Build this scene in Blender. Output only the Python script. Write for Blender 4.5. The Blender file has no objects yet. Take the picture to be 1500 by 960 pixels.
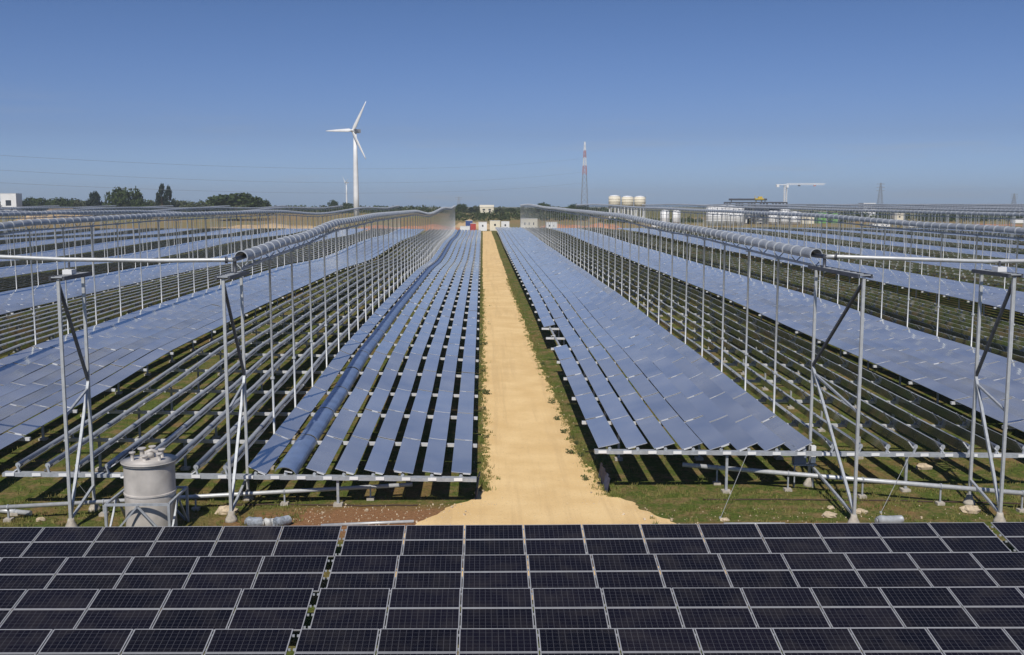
import bpy, math, random
from mathutils import Vector, Matrix, Euler
rnd = random.Random(7)
S = bpy.context.scene
COL = S.collection
R = math.radians
# ---------------------------------------------------------------- camera
CAM = Vector((0.0, 0.0, 12.0))
PITCH, YAW = R(6.843), R(1.68)
cd = bpy.data.cameras.new('camera'); cam = bpy.data.objects.new('camera', cd); COL.objects.link(cam)
cam.location = CAM; cam.rotation_euler = (R(90) - PITCH, 0, -YAW)
cd.sensor_width = 36; cd.lens = 36; cd.clip_start = 0.5; cd.clip_end = 40000
S.camera = cam
# ---------------------------------------------------------------- sky and sun
SUN_EL, SUN_AZ = R(49), R(192)          # azimuth clockwise from +Y: behind the camera, a little left
SUN_DIR = Vector((math.cos(SUN_EL)*math.sin(SUN_AZ), math.cos(SUN_EL)*math.cos(SUN_AZ), math.sin(SUN_EL)))
W = bpy.data.worlds.new('World'); S.world = W; W.use_nodes = True
nt = W.node_tree; nt.nodes.clear()
out = nt.nodes.new('ShaderNodeOutputWorld'); bg = nt.nodes.new('ShaderNodeBackground')
sky = nt.nodes.new('ShaderNodeTexSky'); sky.sky_type = 'NISHITA'; sky.sun_disc = False
sky.sun_elevation = SUN_EL; sky.sun_rotation = SUN_AZ
sky.air_density = 1.0; sky.dust_density = 0.6; sky.ozone_density = 2.0; sky.altitude = 50
hsv = nt.nodes.new('ShaderNodeHueSaturation'); hsv.inputs['Saturation'].default_value = 0.93
# a few thin high clouds, placed by direction in the sky
tc = nt.nodes.new('ShaderNodeTexCoord'); mp = nt.nodes.new('ShaderNodeMapping')
mp.inputs['Scale'].default_value = (2.2, 2.2, 26)
nz = nt.nodes.new('ShaderNodeTexNoise'); nz.inputs['Scale'].default_value = 2.3; nz.inputs['Detail'].default_value = 5
rp = nt.nodes.new('ShaderNodeValToRGB'); rp.color_ramp.elements[0].position = .56; rp.color_ramp.elements[1].position = .78
sep = nt.nodes.new('ShaderNodeSeparateXYZ')
mr = nt.nodes.new('ShaderNodeMapRange'); mr.inputs[1].default_value = .11; mr.inputs[2].default_value = .03
mul = nt.nodes.new('ShaderNodeMath'); mul.operation = 'MULTIPLY'
mul2 = nt.nodes.new('ShaderNodeMath'); mul2.operation = 'MULTIPLY'; mul2.inputs[1].default_value = .5
mix = nt.nodes.new('ShaderNodeMix'); mix.data_type = 'RGBA'; mix.inputs[7].default_value = (6.2, 6.6, 7.3, 1)
L = nt.links.new
L(tc.outputs['Generated'], mp.inputs[0]); L(mp.outputs[0], nz.inputs[0]); L(nz.outputs[0], rp.inputs[0])
L(tc.outputs['Generated'], sep.inputs[0]); L(sep.outputs[2], mr.inputs[0])
L(rp.outputs[0], mul.inputs[0]); L(mr.outputs[0], mul.inputs[1]); L(mul.outputs[0], mul2.inputs[0])
L(sky.outputs[0], hsv.inputs['Color']); L(mul2.outputs[0], mix.inputs[0])
gr = nt.nodes.new('ShaderNodeValToRGB'); cr_ = gr.color_ramp; k_ = .085/.06          # clearer, bluer air than the model's
cr_.elements[0].position = 0.0; cr_.elements[0].color = (.60*k_, .87*k_, 1.58*k_, 1)
cr_.elements[1].position = .20; cr_.elements[1].color = (.345*k_, .48*k_, .77*k_, 1)
e_ = cr_.elements.new(.066); e_.color = (.45*k_, .57*k_, .97*k_, 1)
tint = nt.nodes.new('ShaderNodeMix'); tint.data_type = 'RGBA'; tint.blend_type = 'MULTIPLY'; tint.inputs[0].default_value = 1; tint.clamp_result = False
L(sep.outputs[2], gr.inputs[0]); L(hsv.outputs[0], tint.inputs[6]); L(gr.outputs[0], tint.inputs[7]); L(tint.outputs[2], mix.inputs[6])
L(mix.outputs[2], bg.inputs[0]); bg.inputs[1].default_value = 0.06; L(bg.outputs[0], out.inputs[0])
sd = bpy.data.lights.new('sun', 'SUN'); sun = bpy.data.objects.new('sun', sd); COL.objects.link(sun)
sd.energy = 4.0; sd.angle = R(0.53); sd.color = (1, .95, .87)
sun.rotation_euler = (-SUN_DIR).to_track_quat('-Z', 'Y').to_euler(); sun.location = (0, 0, 60)
S.view_settings.view_transform = 'Standard'; S.view_settings.look = 'None'
S.view_settings.exposure = 0.0; S.view_settings.gamma = 1; S.view_settings.use_curve_mapping = False
S.cycles.max_bounces = 6; S.cycles.glossy_bounces = 3; S.cycles.diffuse_bounces = 2
# ---------------------------------------------------------------- surveying: where a line of sight meets a height or a distance
_M = cam.rotation_euler.to_matrix()
def ray(px, py): return _M @ Vector(((px-750)/1500, (480-py)/1500, -1))
def on_height(px, py, h):
    d = ray(px, py); return CAM + d * ((h - CAM.z) / d.z)
def at_dist(px, py, Y):
    d = ray(px, py); return CAM + d * (Y / d.y)
# ---------------------------------------------------------------- terrain
def interp(tab, y):
    if y <= tab[0][0]: return tab[0][1]
    for (a, va), (b, vb) in zip(tab, tab[1:]):
        if y <= b:
            k = (y-a)/(b-a); k = k*k*(3-2*k); return va + (vb-va)*k
    return tab[-1][1]
TL = [(40,0),(52,.3),(70,.9),(97,1.1),(145,1.1),(190,.4),(265,1.3),(318,1.0),(372,1.6),(560,1.8),(760,5.4),(1200,5.0),(2500,2.0),(9000,0)]
TR = [(40,0),(72,.5),(109,1.0),(148,1.15),(206,1.4),(313,2.1),(372,1.9),(560,1.8),(760,2.6),(1200,3.0),(2500,2.0),(9000,0)]
def T(x, y):
    k = min(1, max(0, (x+6)/12)) if y < 450 else min(1, max(0, (x-10)/90))
    if 372 < y < 560: 
        k1 = min(1, max(0, (x+6)/12)); k2 = min(1, max(0, (x-10)/90)); q = (y-372)/188; k = k1+(k2-k1)*q
    k = k*k*(3-2*k)
    return interp(TL, y)*(1-k) + interp(TR, y)*k
# ---------------------------------------------------------------- mesh builder
class MB:
    def __init__(s): s.v = []; s.f = []; s.m = []; s.sm = []
    def face(s, pts, mi=0, smooth=False):
        n = len(s.v); s.v += [tuple(p) for p in pts]; s.f.append(tuple(range(n, n+len(pts)))); s.m.append(mi); s.sm.append(smooth)
    def box(s, c, d, mi=0, M=None):
        n = len(s.v); x, y, z = d[0]/2, d[1]/2, d[2]/2
        for a in (-x, x):
            for b in (-y, y):
                for e in (-z, z):
                    p = Vector((a, b, e))
                    if M is not None: p = M @ p
                    s.v.append((p.x+c[0], p.y+c[1], p.z+c[2]))
        for q in ((0,1,3,2),(4,6,7,5),(0,4,5,1),(2,3,7,6),(0,2,6,4),(1,5,7,3)):
            s.f.append(tuple(n+i for i in q)); s.m.append(mi); s.sm.append(False)
    def bar(s, a, b, w, h=None, mi=0):
        a, b = Vector(a), Vector(b); h = h or w; d = b-a; l = d.length
        if l < 1e-6: return
        M = d.to_track_quat('Y', 'Z').to_matrix()
        s.box((a+b)/2, (w, l, h), mi, M)
    def tube(s, pts, r, n=8, mi=0, caps=True, radii=None):
        pts = [Vector(p) for p in pts]; base = len(s.v); k = len(pts)
        for i, p in enumerate(pts):
            d = (pts[min(i+1, k-1)] - pts[max(i-1, 0)]).normalized()
            up = Vector((0,0,1)) if abs(d.z) < .95 else Vector((0,1,0))
            u = d.cross(up).normalized(); w = u.cross(d); rr = radii[i] if radii else r
            for j in range(n):
                a = 2*math.pi*j/n; q = p + u*(rr*math.cos(a)) + w*(rr*math.sin(a)); s.v.append(tuple(q))
        for i in range(k-1):
            for j in range(n):
                a = base+i*n+j; b = base+i*n+(j+1)%n
                s.f.append((a, b, b+n, a+n)); s.m.append(mi); s.sm.append(n > 5)
        if caps:
            s.f.append(tuple(base+j for j in range(n))); s.m.append(mi); s.sm.append(False)
            s.f.append(tuple(base+(k-1)*n+j for j in reversed(range(n)))); s.m.append(mi); s.sm.append(False)
    def lathe(s, prof, c=(0,0,0), n=32, mi=0, caps=True):
        base = len(s.v)
        for r, z in prof:
            for j in range(n):
                a = 2*math.pi*j/n; s.v.append((c[0]+r*math.cos(a), c[1]+r*math.sin(a), c[2]+z))
        for i in range(len(prof)-1):
            for j in range(n):
                a = base+i*n+j; b = base+i*n+(j+1)%n
                s.f.append((a, b, b+n, a+n)); s.m.append(mi); s.sm.append(True)
        if caps:
            s.f.append(tuple(base+j for j in reversed(range(n)))); s.m.append(mi); s.sm.append(False)
            t = base+(len(prof)-1)*n; s.f.append(tuple(t+j for j in range(n))); s.m.append(mi); s.sm.append(False)
    def mesh(s, name, mats):
        me = bpy.data.meshes.new(name); me.from_pydata(s.v, [], s.f)
        for m in (mats if isinstance(mats, (list, tuple)) else [mats]): me.materials.append(m)
        me.polygons.foreach_set('material_index', s.m); me.polygons.foreach_set('use_smooth', s.sm)
        me.update(); return me
    def build(s, name, mats, parent=None, loc=(0,0,0), rot=(0,0,0)):
        return put(name, s.mesh(name, mats), parent, loc, rot)
def put(name, me, parent=None, loc=(0,0,0), rot=(0,0,0)):
    o = bpy.data.objects.new(name, me); COL.objects.link(o); o.location = loc; o.rotation_euler = rot
    if parent is not None: o.parent = parent
    return o
def tag(o, label=None, cat=None, group=None, kind=None):
    if label: o['label'] = label
    if cat: o['category'] = cat
    if group: o['group'] = group
    if kind: o['kind'] = kind
    return o
def thing(name, label, cat, loc=(0,0,0), group=None, rot=(0,0,0)):
    return tag(put(name, None, None, loc, rot), label, cat, group)
ONE = 'first second third fourth fifth sixth seventh eighth ninth tenth eleventh twelfth thirteenth fourteenth fifteenth sixteenth seventeenth eighteenth nineteenth'.split()
TENS = {2:'twent',3:'thirt',4:'fort',5:'fift',6:'sixt',7:'sevent',8:'eight',9:'ninet'}
def nth(i):
    if i < 20: return ONE[i-1]
    t, u = divmod(i, 10)
    return TENS[t]+'ieth' if u == 0 else TENS[t]+'y-'+ONE[u-1]
# ---------------------------------------------------------------- materials
def mat(name, col, rough=.6, metal=0.0, var=0.0, scale=3.0, bump=0.0, spec=.5, col2=None, detail=6):
    m = bpy.data.materials.new(name); m.use_nodes = True; n = m.node_tree.nodes; b = n['Principled BSDF']; l = m.node_tree.links.new
    b.inputs['Base Color'].default_value = (*col, 1); b.inputs['Roughness'].default_value = rough
    b.inputs['Metallic'].default_value = metal; b.inputs['Specular IOR Level'].default_value = spec
    if var or bump or col2:
        t = n.new('ShaderNodeNewGeometry'); z = n.new('ShaderNodeTexNoise'); z.inputs['Scale'].default_value = scale; z.inputs['Detail'].default_value = detail
        l(t.outputs['Position'], z.inputs[0])
        c2 = col2 or tuple(max(0, c*(1-var)) for c in col); c1 = col if col2 else tuple(min(1, c*(1+var)) for c in col)
        r = n.new('ShaderNodeValToRGB'); r.color_ramp.elements[0].position = .35; r.color_ramp.elements[1].position = .65
        r.color_ramp.elements[0].color = (*c2, 1); r.color_ramp.elements[1].color = (*c1, 1)
        l(z.outputs[0], r.inputs[0]); l(r.outputs[0], b.inputs['Base Color'])
        if bump:
            bp = n.new('ShaderNodeBump'); bp.inputs['Strength'].default_value = bump; bp.inputs['Distance'].default_value = .05
            l(z.outputs[0], bp.inputs['Height']); l(bp.outputs[0], b.inputs['Normal'])
    return m
BEAM = mat('pale_beam_paint', (.62,.63,.64), .5, .1, .1, 3)
GALV = mat('galvanised_steel', (.38,.40,.42), .55, .2, .12, 6)
GALVL = mat('bright_galvanised_steel', (.50,.51,.51), .45, .25, .08, 6)
DARKST = mat('dark_and_shaded_steel', (.09,.095,.11), .5, .3, .2, 5)  # dark parts, and the painted-in shade of the tower upper braces
BACK = mat('mirror_back_paint', (.15,.155,.16), .55, .2, .25, 2)
HOOD = mat('hood_sheet', (.38,.40,.42), .5, .3, .16, 2.5)
HOODRIM = mat('hood_rim', (.50,.52,.54), .4, .3)
WHITE = mat('white_paint', (.78,.78,.77), .5, 0, .05, .3)
CREAM = mat('cream_paint', (.72,.66,.52), .6, 0, .08, .2)
CONC = mat('concrete', (.42,.38,.32), .9, 0, .2, 5, .4)
TANKM = mat('tank_grey_paint', (.49,.455,.415), .5, 0, .16, 1.6)
def mirror_mat(name, base, dirt=.34):
    m = bpy.data.materials.new(name); m.use_nodes = True; n = m.node_tree.nodes; l = m.node_tree.links.new
    b = n['Principled BSDF']; b.inputs['Metallic'].default_value = 1; b.inputs['Roughness'].default_value = .13
    oi = n.new('ShaderNodeObjectInfo'); g = n.new('ShaderNodeNewGeometry')
    z = n.new('ShaderNodeTexNoise'); z.inputs['Scale'].default_value = .35; z.inputs['Detail'].default_value = 5; l(g.outputs['Position'], z.inputs[0])
    r = n.new('ShaderNodeValToRGB'); r.color_ramp.elements[0].position = .3; r.color_ramp.elements[1].position = .7
    r.color_ramp.elements[0].color = (*[c*.86 for c in base], 1); r.color_ramp.elements[1].color = (*base, 1)
    l(z.outputs[0], r.inputs[0])
    v = n.new('ShaderNodeHueSaturation'); mr = n.new('ShaderNodeMapRange'); mr.inputs[3].default_value = .86; mr.inputs[4].default_value = 1.10
    l(oi.outputs['Random'], mr.inputs[0]); l(mr.outputs[0], v.inputs['Value']); l(r.outputs[0], v.inputs['Color']); l(v.outputs[0], b.inputs['Base Color'])
    d = n.new('ShaderNodeBsdfDiffuse'); d.inputs[0].default_value = (.43,.44,.46,1)     # dust film on the glass
    mx = n.new('ShaderNodeMixShader'); f = n.new('ShaderNodeMapRange'); f.inputs[1].default_value = .3; f.inputs[2].default_value = .7
    f.inputs[3].default_value = dirt*.7; f.inputs[4].default_value = dirt*1.25; l(z.outputs[0], f.inputs[0])
    l(f.outputs[0], mx.inputs[0]); l(b.outputs[0], mx.inputs[1]); l(d.outputs[0], mx.inputs[2]); l(mx.outputs[0], n['Material Output'].inputs[0])
    return m
MIRROR = mirror_mat('mirror_glass', (.84,.90,.92))
# ---------------------------------------------------------------- ground
def ground_material():
    m = bpy.data.materials.new('grass_and_soil'); m.use_nodes = True; n = m.node_tree.nodes; l = m.node_tree.links.new
    b = n['Principled BSDF']; b.inputs['Roughness'].default_value = .95; b.inputs['Specular IOR Level'].default_value = .15
    g = n.new('ShaderNodeNewGeometry')
    def noise(s, d=6, r=.6):
        z = n.new('ShaderNodeTexNoise'); z.inputs['Scale'].default_value = s; z.inputs['Detail'].default_value = d; z.inputs['Roughness'].default_value = r
        l(g.outputs['Position'], z.inputs[0]); return z.outputs[0]
    def ramp(src, a, c, ca=(0,0,0,1), cb=(1,1,1,1)):
        r = n.new('ShaderNodeValToRGB'); r.color_ramp.elements[0].position = a; r.color_ramp.elements[1].position = c
        r.color_ramp.elements[0].color = ca; r.color_ramp.elements[1].color = cb; l(src, r.inputs[0]); return r.outputs[0]
    def mixc(f, a, c):
        x = n.new('ShaderNodeMix'); x.data_type = 'RGBA'; l(f, x.inputs[0])
        for s, k in ((a, 6), (c, 7)):
            if isinstance(s, tuple): x.inputs[k].default_value = s
            else: l(s, x.inputs[k])
        return x.outputs[2]
    def math_(op, a, c=None, clamp=False):
        x = n.new('ShaderNodeMath'); x.operation = op; x.use_clamp = clamp
        for i, s in enumerate((a, c)):
            if s is None: continue
            if isinstance(s, (int, float)): x.inputs[i].default_value = s
            else: l(s, x.inputs[i])
        return x.outputs[0]
    n1, n2, n3 = noise(.16, 8, .65), noise(1.1, 7, .7), noise(7, 5, .7)
    grass = ramp(n3, .3, .7, (.040,.060,.010,1), (.140,.175,.035,1))
    dry = ramp(n3, .3, .7, (.13,.09,.035,1), (.31,.22,.10,1))
    soil = ramp(n3, .25, .75, (.17,.085,.04,1), (.38,.20,.095,1))
    c = mixc(ramp(n2, .46, .62), grass, dry)
    sp = n.new('ShaderNodeSeparateXYZ'); l(g.outputs['Position'], sp.inputs[0]); X, Y = sp.outputs[0], sp.outputs[1]
    # bare red soil in front of the left mirror field and beside the flare of the track
    dx = math_('DIVIDE', math_('ADD', X, 4.2), 6.2); dy = math_('DIVIDE', math_('ADD', Y, -38.0), 2.2)
    d = math_('ADD', math_('MULTIPLY', dx, dx), math_('MULTIPLY', dy, dy))
    d = math_('ADD', d, math_('MULTIPLY', math_('SUBTRACT', n2, .5), 2.2))
    m1 = math_('SUBTRACT', 1.35, d, True)
    dx2 = math_('DIVIDE', math_('ADD', X, -10.5), 6.0); dy2 = math_('DIVIDE', math_('ADD', Y, -36.6), 1.0)
    e = math_('ADD', math_('MULTIPLY', dx2, dx2), math_('MULTIPLY', dy2, dy2)); e = math_('ADD', e, math_('MULTIPLY', math_('SUBTRACT', n2, .5), 2.5))
    m2 = math_('SUBTRACT', 1.3, e, True)
    rnd_ = ramp(n1, .55, .66)
    far = n.new('ShaderNodeMapRange'); far.inputs[1].default_value = 385; far.inputs[2].default_value = 430; far.inputs[3].default_value = 0; far.inputs[4].default_value = .72; l(Y, far.inputs[0])
    far2 = n.new('ShaderNodeMapRange'); far2.inputs[1].default_value = 760; far2.inputs[2].default_value = 800; far2.inputs[3].default_value = 1; far2.inputs[4].default_value = 0.25; l(Y, far2.inputs[0])
    mm = math_('MAXIMUM', math_('MAXIMUM', m1, m2), math_('MULTIPLY', rnd_, .55))
    c = mixc(mm, c, soil)
    fld = ramp(noise(.02, 4, .6), .4, .62, (.34,.22,.11,1), (.24,.22,.10,1))
    c = mixc(math_('MULTIPLY', far.outputs[0], far2.outputs[0]), c, fld)
    l(c, b.inputs['Base Color'])
    bp = n.new('ShaderNodeBump'); bp.inputs['Strength'].default_value = .8; bp.inputs['Distance'].default_value = .12
    l(n3, bp.inputs['Height']); l(bp.outputs[0], b.inputs['Normal'])
    return m
GROUND = ground_material()
def ground():
    ys = [-60, 0, 15, 25, 30, 33] + [35 + i*1.8 for i in range(194)]
    y = ys[-1]
    while y < 4400: y *= 1.06; ys.append(y)
    xs = [i*1.5 for i in range(-14, 19)]
    x = xs[-1]
    while x < 4000: x = x*1.25 + 2; xs.append(x)
    x = xs[0]
    while x > -4000: x = x*1.25 - 2; xs.insert(0, x)
    v = [(x, y, T(x, y)) for y in ys for x in xs]; nx = len(xs)
    f = [(j*nx+i, j*nx+i+1, (j+1)*nx+i+1, (j+1)*nx+i) for j in range(len(ys)-1) for i in range(nx-1)]
    me = bpy.data.meshes.new('ground'); me.from_pydata(v, [], f); me.materials.append(GROUND)
    me.polygons.foreach_set('use_smooth', [True]*len(f)); me.update()
    tag(put('ground', me), 'grassy ground with patches of brown soil', None, None, 'structure')
ground()
def sand_material():
    m = mat('sandy_track', (.82,.59,.295), .95, 0, 0, .5, 0, .1, col2=(.72,.495,.23), detail=8); n = m.node_tree.nodes; l = m.node_tree.links.new
    b = n['Principled BSDF']; g = n.new('ShaderNodeNewGeometry')
    def tex(scale, det, stretch=(1,1,1)):
        mp = n.new('ShaderNodeMapping'); mp.inputs['Scale'].default_value = stretch; l(g.outputs['Position'], mp.inputs[0])
        z = n.new('ShaderNodeTexNoise'); z.inputs['Scale'].default_value = scale; z.inputs['Detail'].default_value = det; z.inputs['Roughness'].default_value = .65
        l(mp.outputs[0], z.inputs[0]); return z.outputs[0]
    def overlay(src, lo, hi, c, f):
        r = n.new('ShaderNodeMapRange'); r.inputs[1].default_value = lo; r.inputs[2].default_value = hi; r.inputs[4].default_value = f; l(src, r.inputs[0])
        x = n.new('ShaderNodeMix'); x.data_type = 'RGBA'; l(r.outputs[0], x.inputs[0]); l(b.inputs['Base Color'].links[0].from_socket, x.inputs[6]); x.inputs[7].default_value = (*c, 1); l(x.outputs[2], b.inputs['Base Color'])
    overlay(tex(1.0, 4, (1.6, .045, 1)), .50, .62, (.60,.41,.20), .4)        # wheel marks drawn out along the track
    overlay(tex(9, 5), .56, .70, (.52,.35,.18), .5)                          # grit
    overlay(tex(14, 3), .64, .70, (.84,.72,.50), .7)                         # pale pebbles
    bp = n.new('ShaderNodeBump'); bp.inputs['Strength'].default_value = .55; bp.inputs['Distance'].default_value = .03; l(tex(9, 6), bp.inputs['Height']); l(bp.outputs[0], b.inputs['Normal'])
    return m
SAND = sand_material()
def track():
    LE = [(30,-3.2),(36.2,-3.0),(37.5,-2.55),(39.5,-1.5),(41.2,-.35),(43.5,.0),(60,.0),(140,.1),(372,.3),(400,.3)]
    RE = [(30,8.2),(36.2,8.0),(37.5,7.3),(39.5,6.2),(42,5.2),(50,4.6),(80,4.1),(140,3.8),(372,3.6),(400,3.6)]
    g = random.Random(3); v = []; f = []; y = 30.0; k = 0; N = 12
    while y < 398:
        a = interp(LE, y) + g.uniform(-.07, .07) + .05*math.sin(y*1.9); b = interp(RE, y) + g.uniform(-.10, .10) + .07*math.sin(y*1.3)
        for i in range(N+1):
            x = a + (b-a)*i/N; e = .0 if i in (0, N) else .012
            v.append((x, y, T(x, y) + .012 + e))
        if k:
            o = (k-1)*(N+1)
            for i in range(N): f.append((o+i, o+i+1, o+N+2+i, o+N+1+i))
        k += 1; y += .22 if y < 80 else 1.8
    me = bpy.data.meshes.new('sandy_track'); me.from_pydata(v, [], f); me.materials.append(SAND)
    me.polygons.foreach_set('use_smooth', [True]*len(f)); me.update()
    tag(put('dirt_track', me), 'pale sandy service track running straight away between the mirror fields', None, None, 'structure')
track()
# ---------------------------------------------------------------- mirror fields
P = 1.165; STEP = 5.4; YEND = 372.0
def hmir(X): return 1.28 + .020*min(30, -X) if X < 0 else 2.05 - .017*min(24, max(0, X-4.5))
def y0_of(Xr): return 40.2 if Xr < 0 else 41.6
FIELDS = [(-9.6 - 20*i, i+1, 'left') for i in range(9)] + [(14 + 20*i + (4 if i > 1 else 0), i+1, 'right') for i in range(10)]
def field_start(Xr):
    y0 = y0_of(Xr); need = 1.5*abs(Xr) - 18
    k = max(0, math.floor((need - y0)/STEP)); return y0 + k*STEP
def panel_mesh(w, back, name):
    b = MB(); l = STEP - .09; n = 4; sag = .012*w
    def z(u): return sag*(2*u-1)**2
    for i in range(n):
        u0, u1 = i/n, (i+1)/n; x0, x1 = (u0-.5)*w, (u1-.5)*w
        b.face([(x0,0,z(u0)),(x1,0,z(u1)),(x1,l,z(u1)),(x0,l,z(u0))], 0, True)
        b.face([(x0,l,z(u0)-.018),(x1,l,z(u1)-.018),(x1,0,z(u1)-.018),(x0,0,z(u0)-.018)], 1, True)
        b.face([(x0,0,z(u0)-.018),(x1,0,z(u1)-.018),(x1,0,z(u1)),(x0,0,z(u0))], 1)
        b.face([(x0,l,z(u0)),(x1,l,z(u1)),(x1,l,z(u1)-.018),(x0,l,z(u0)-.018)], 1)
    for s in (-1, 1):
        x = s*w/2; q = [(x,0,z(0)-.018),(x,0,z(0)),(x,l,z(0)),(x,l,z(0)-.018)]
        b.face(q if s < 0 else q[::-1], 2)
    for y0, y1 in ((0, .045), (l-.045, l)):                # pale end clips over the glass
        for i in range(n):
            u0, u1 = i/n, (i+1)/n; x0, x1 = (u0-.5)*w, (u1-.5)*w
            b.face([(x0,y0,z(u0)+.004),(x1,y0,z(u1)+.004),(x1,y1,z(u1)+.004),(x0,y1,z(u0)+.004)], 3, True)
    for yy in (.25, l/2, l-.25):                       # ribs across the back
        b.box((0, yy, -.05), (w*.92, .05, .06), 1)
    return b.mesh(name, [MIRROR, BACK, GALV, BEAM])
WL, WR = .80, .90
PANEL = {('left'): panel_mesh(WL, None, 'mirror_panel'), ('right'): panel_mesh(WR, None, 'mirror_panel')}
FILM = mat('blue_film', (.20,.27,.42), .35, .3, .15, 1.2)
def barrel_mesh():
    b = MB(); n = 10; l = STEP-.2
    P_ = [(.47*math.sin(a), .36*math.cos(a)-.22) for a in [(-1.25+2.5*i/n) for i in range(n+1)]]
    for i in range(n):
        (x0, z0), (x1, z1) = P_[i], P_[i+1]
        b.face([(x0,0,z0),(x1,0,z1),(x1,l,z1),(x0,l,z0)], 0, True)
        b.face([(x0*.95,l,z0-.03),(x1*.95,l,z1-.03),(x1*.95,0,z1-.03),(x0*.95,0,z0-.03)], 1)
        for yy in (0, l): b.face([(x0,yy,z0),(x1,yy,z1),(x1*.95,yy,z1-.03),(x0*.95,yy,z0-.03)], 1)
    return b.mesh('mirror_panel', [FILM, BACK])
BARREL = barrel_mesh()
def tilt_of(Xr, k, side, i):
    """i = 0..15 counted away from the track; returns rotation about Y"""
    s = 1 if side == 'left' else -1
    if i < 8:
        a = 5 + 2.6*i if side == 'left' else max(13 + .9*i, 9.5 + 2.4*i)
        if side == 'left' and k == 1 and i == 6: a = 12
        if k > 1: a = 13
        return s*R(a)
    a = 36 if side == 'left' else 52          # stowed upside down, nearly edge-on to the track
    return -s*R(a) + math.pi
NOUN = {'left': 'left', 'right': 'right'}
def mirror_row(Xr, k, side, i):
    s = -1 if side == 'left' else 1
    x = Xr + s*(i-7.5)*P; ys = field_start(Xr); n = int((YEND - ys)/STEP)
    w = WL if side == 'left' else WR
    g = random.Random(int(abs(x)*1000)+i)
    tl = tilt_of(Xr, k, side, i); h = hmir(x)
    if i < 8:
        if k == 1 and side == 'left' and i == 6: lab = 'deep blue steeply tilted mirror row, seventh out to the left of the track'
        elif k == 1: lab = f'{nth(i+1)} sky-reflecting mirror row out from the {side} edge of the sandy track'
        else: lab = f'{nth(i+1)} row of the blue mirror strip in the {nth(k)} solar field {side} of the track'
    else:
        if k == 1: lab = f'{nth(i-7)} edge-on mirror row beyond the nearest receiver line {side} of the track'
        else: lab = f'{nth(i-7)} edge-on mirror row beyond receiver line {("number " + str(k)) if 0 else nth(k)} {side} of the track'
    grp = f'mirror rows of the {nth(k)} solar field {side} of the track'
    name = 'mirror_row'
    def zz(y): return h + T(x, y)
    off = Matrix.Rotation(tl, 3, 'Y') @ Vector((0, 0, -.13))
    if k <= 2:
        root = thing(name, lab, 'mirror row', (x, ys, zz(ys)), grp)
        tb = MB(); pts = []
        for j in range(n+1):
            y = ys + j*STEP; pts.append((off.x, y-ys, zz(y)-zz(ys)+off.z))
        tb.tube(pts, .075 if i < 8 else .105, 8, 0)
        for j in range(n+1):                            # hangers and end brackets at every joint
            y = ys + j*STEP; c = Vector((0, y-ys, zz(y)-zz(ys)))
            M = Matrix.Rotation(tl, 3, 'Y')
            if g.random() < .7: tb.box(c + M @ Vector((g.choice((-.22, -.1, .2))*s, -.045, -.012)), (w*.38, .06, .04), 1, M)
            tb.bar(c + Vector((off.x, -.045, off.z)), c + Vector((0, -.045, -.20)), .08, .07, 0)
        tb.build('torque_tube', [GALV, BEAM], root)
        for j in range(n):
            y = ys + j*STEP; dz = zz(y+STEP) - zz(y) + g.gauss(0, .012); jt = g.gauss(0, R(.35))
            big = (k == 1 and side == 'left' and i == 6)
            if big: jt = g.gauss(0, R(.8))
            if k == 1 and side == 'right' and i == 0 and j in (5, 6): continue      # two panels are missing beside the track
            M = Matrix.Rotation(math.atan2(dz, STEP), 4, 'X') @ Matrix.Rotation(tl + jt, 4, 'Y')
            o = put('mirror_panel', BARREL if big else PANEL[side], root, (0, y-ys, zz(y)-zz(ys)), M.to_euler())
    else:
        b = MB(); M = Matrix.Rotation(tl, 3, 'Y'); l = STEP-.10
        pts = [(x+off.x, ys+j*STEP, zz(ys+j*STEP)+off.z) for j in range(n+1)]
        b.tube(pts, .075 if i < 8 else .105, 5, 1)
        for j in range(n):
            y = ys + j*STEP; z0, z1 = zz(y), zz(y+STEP)
            jt = g.gauss(0, R(.4)); Mj = Matrix.Rotation(tl+jt, 3, 'Y')
            e0 = Mj @ Vector((-w/2, 0, 0)); e1 = Mj @ Vector((w/2, 0, 0)); dn = Mj @ Vector((0, 0, -.03))
            a = Vector((x, y, z0)); c = Vector((x, y+l, z1))
            p = [a+e0, a+e1, c+e1, c+e0]; q = [u+dn for u in p]
            b.face(p, 0); b.face(q[::-1], 2)
            for u in range(4): b.face([q[u], q[(u+1) % 4], p[(u+1) % 4], p[u]], 2)
            if g.random() < .6: b.box(a + M @ Vector((-.15*s, -.05, .0)), (w*.4, .07, .04), 3, M)
        o = b.build(name, [MIRROR, GALV, BACK, BEAM]); tag(o, lab, 'mirror row', grp)
for Xr, k, side in FIELDS:
    for i in range(16): mirror_row(Xr, k, side, i)
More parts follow.
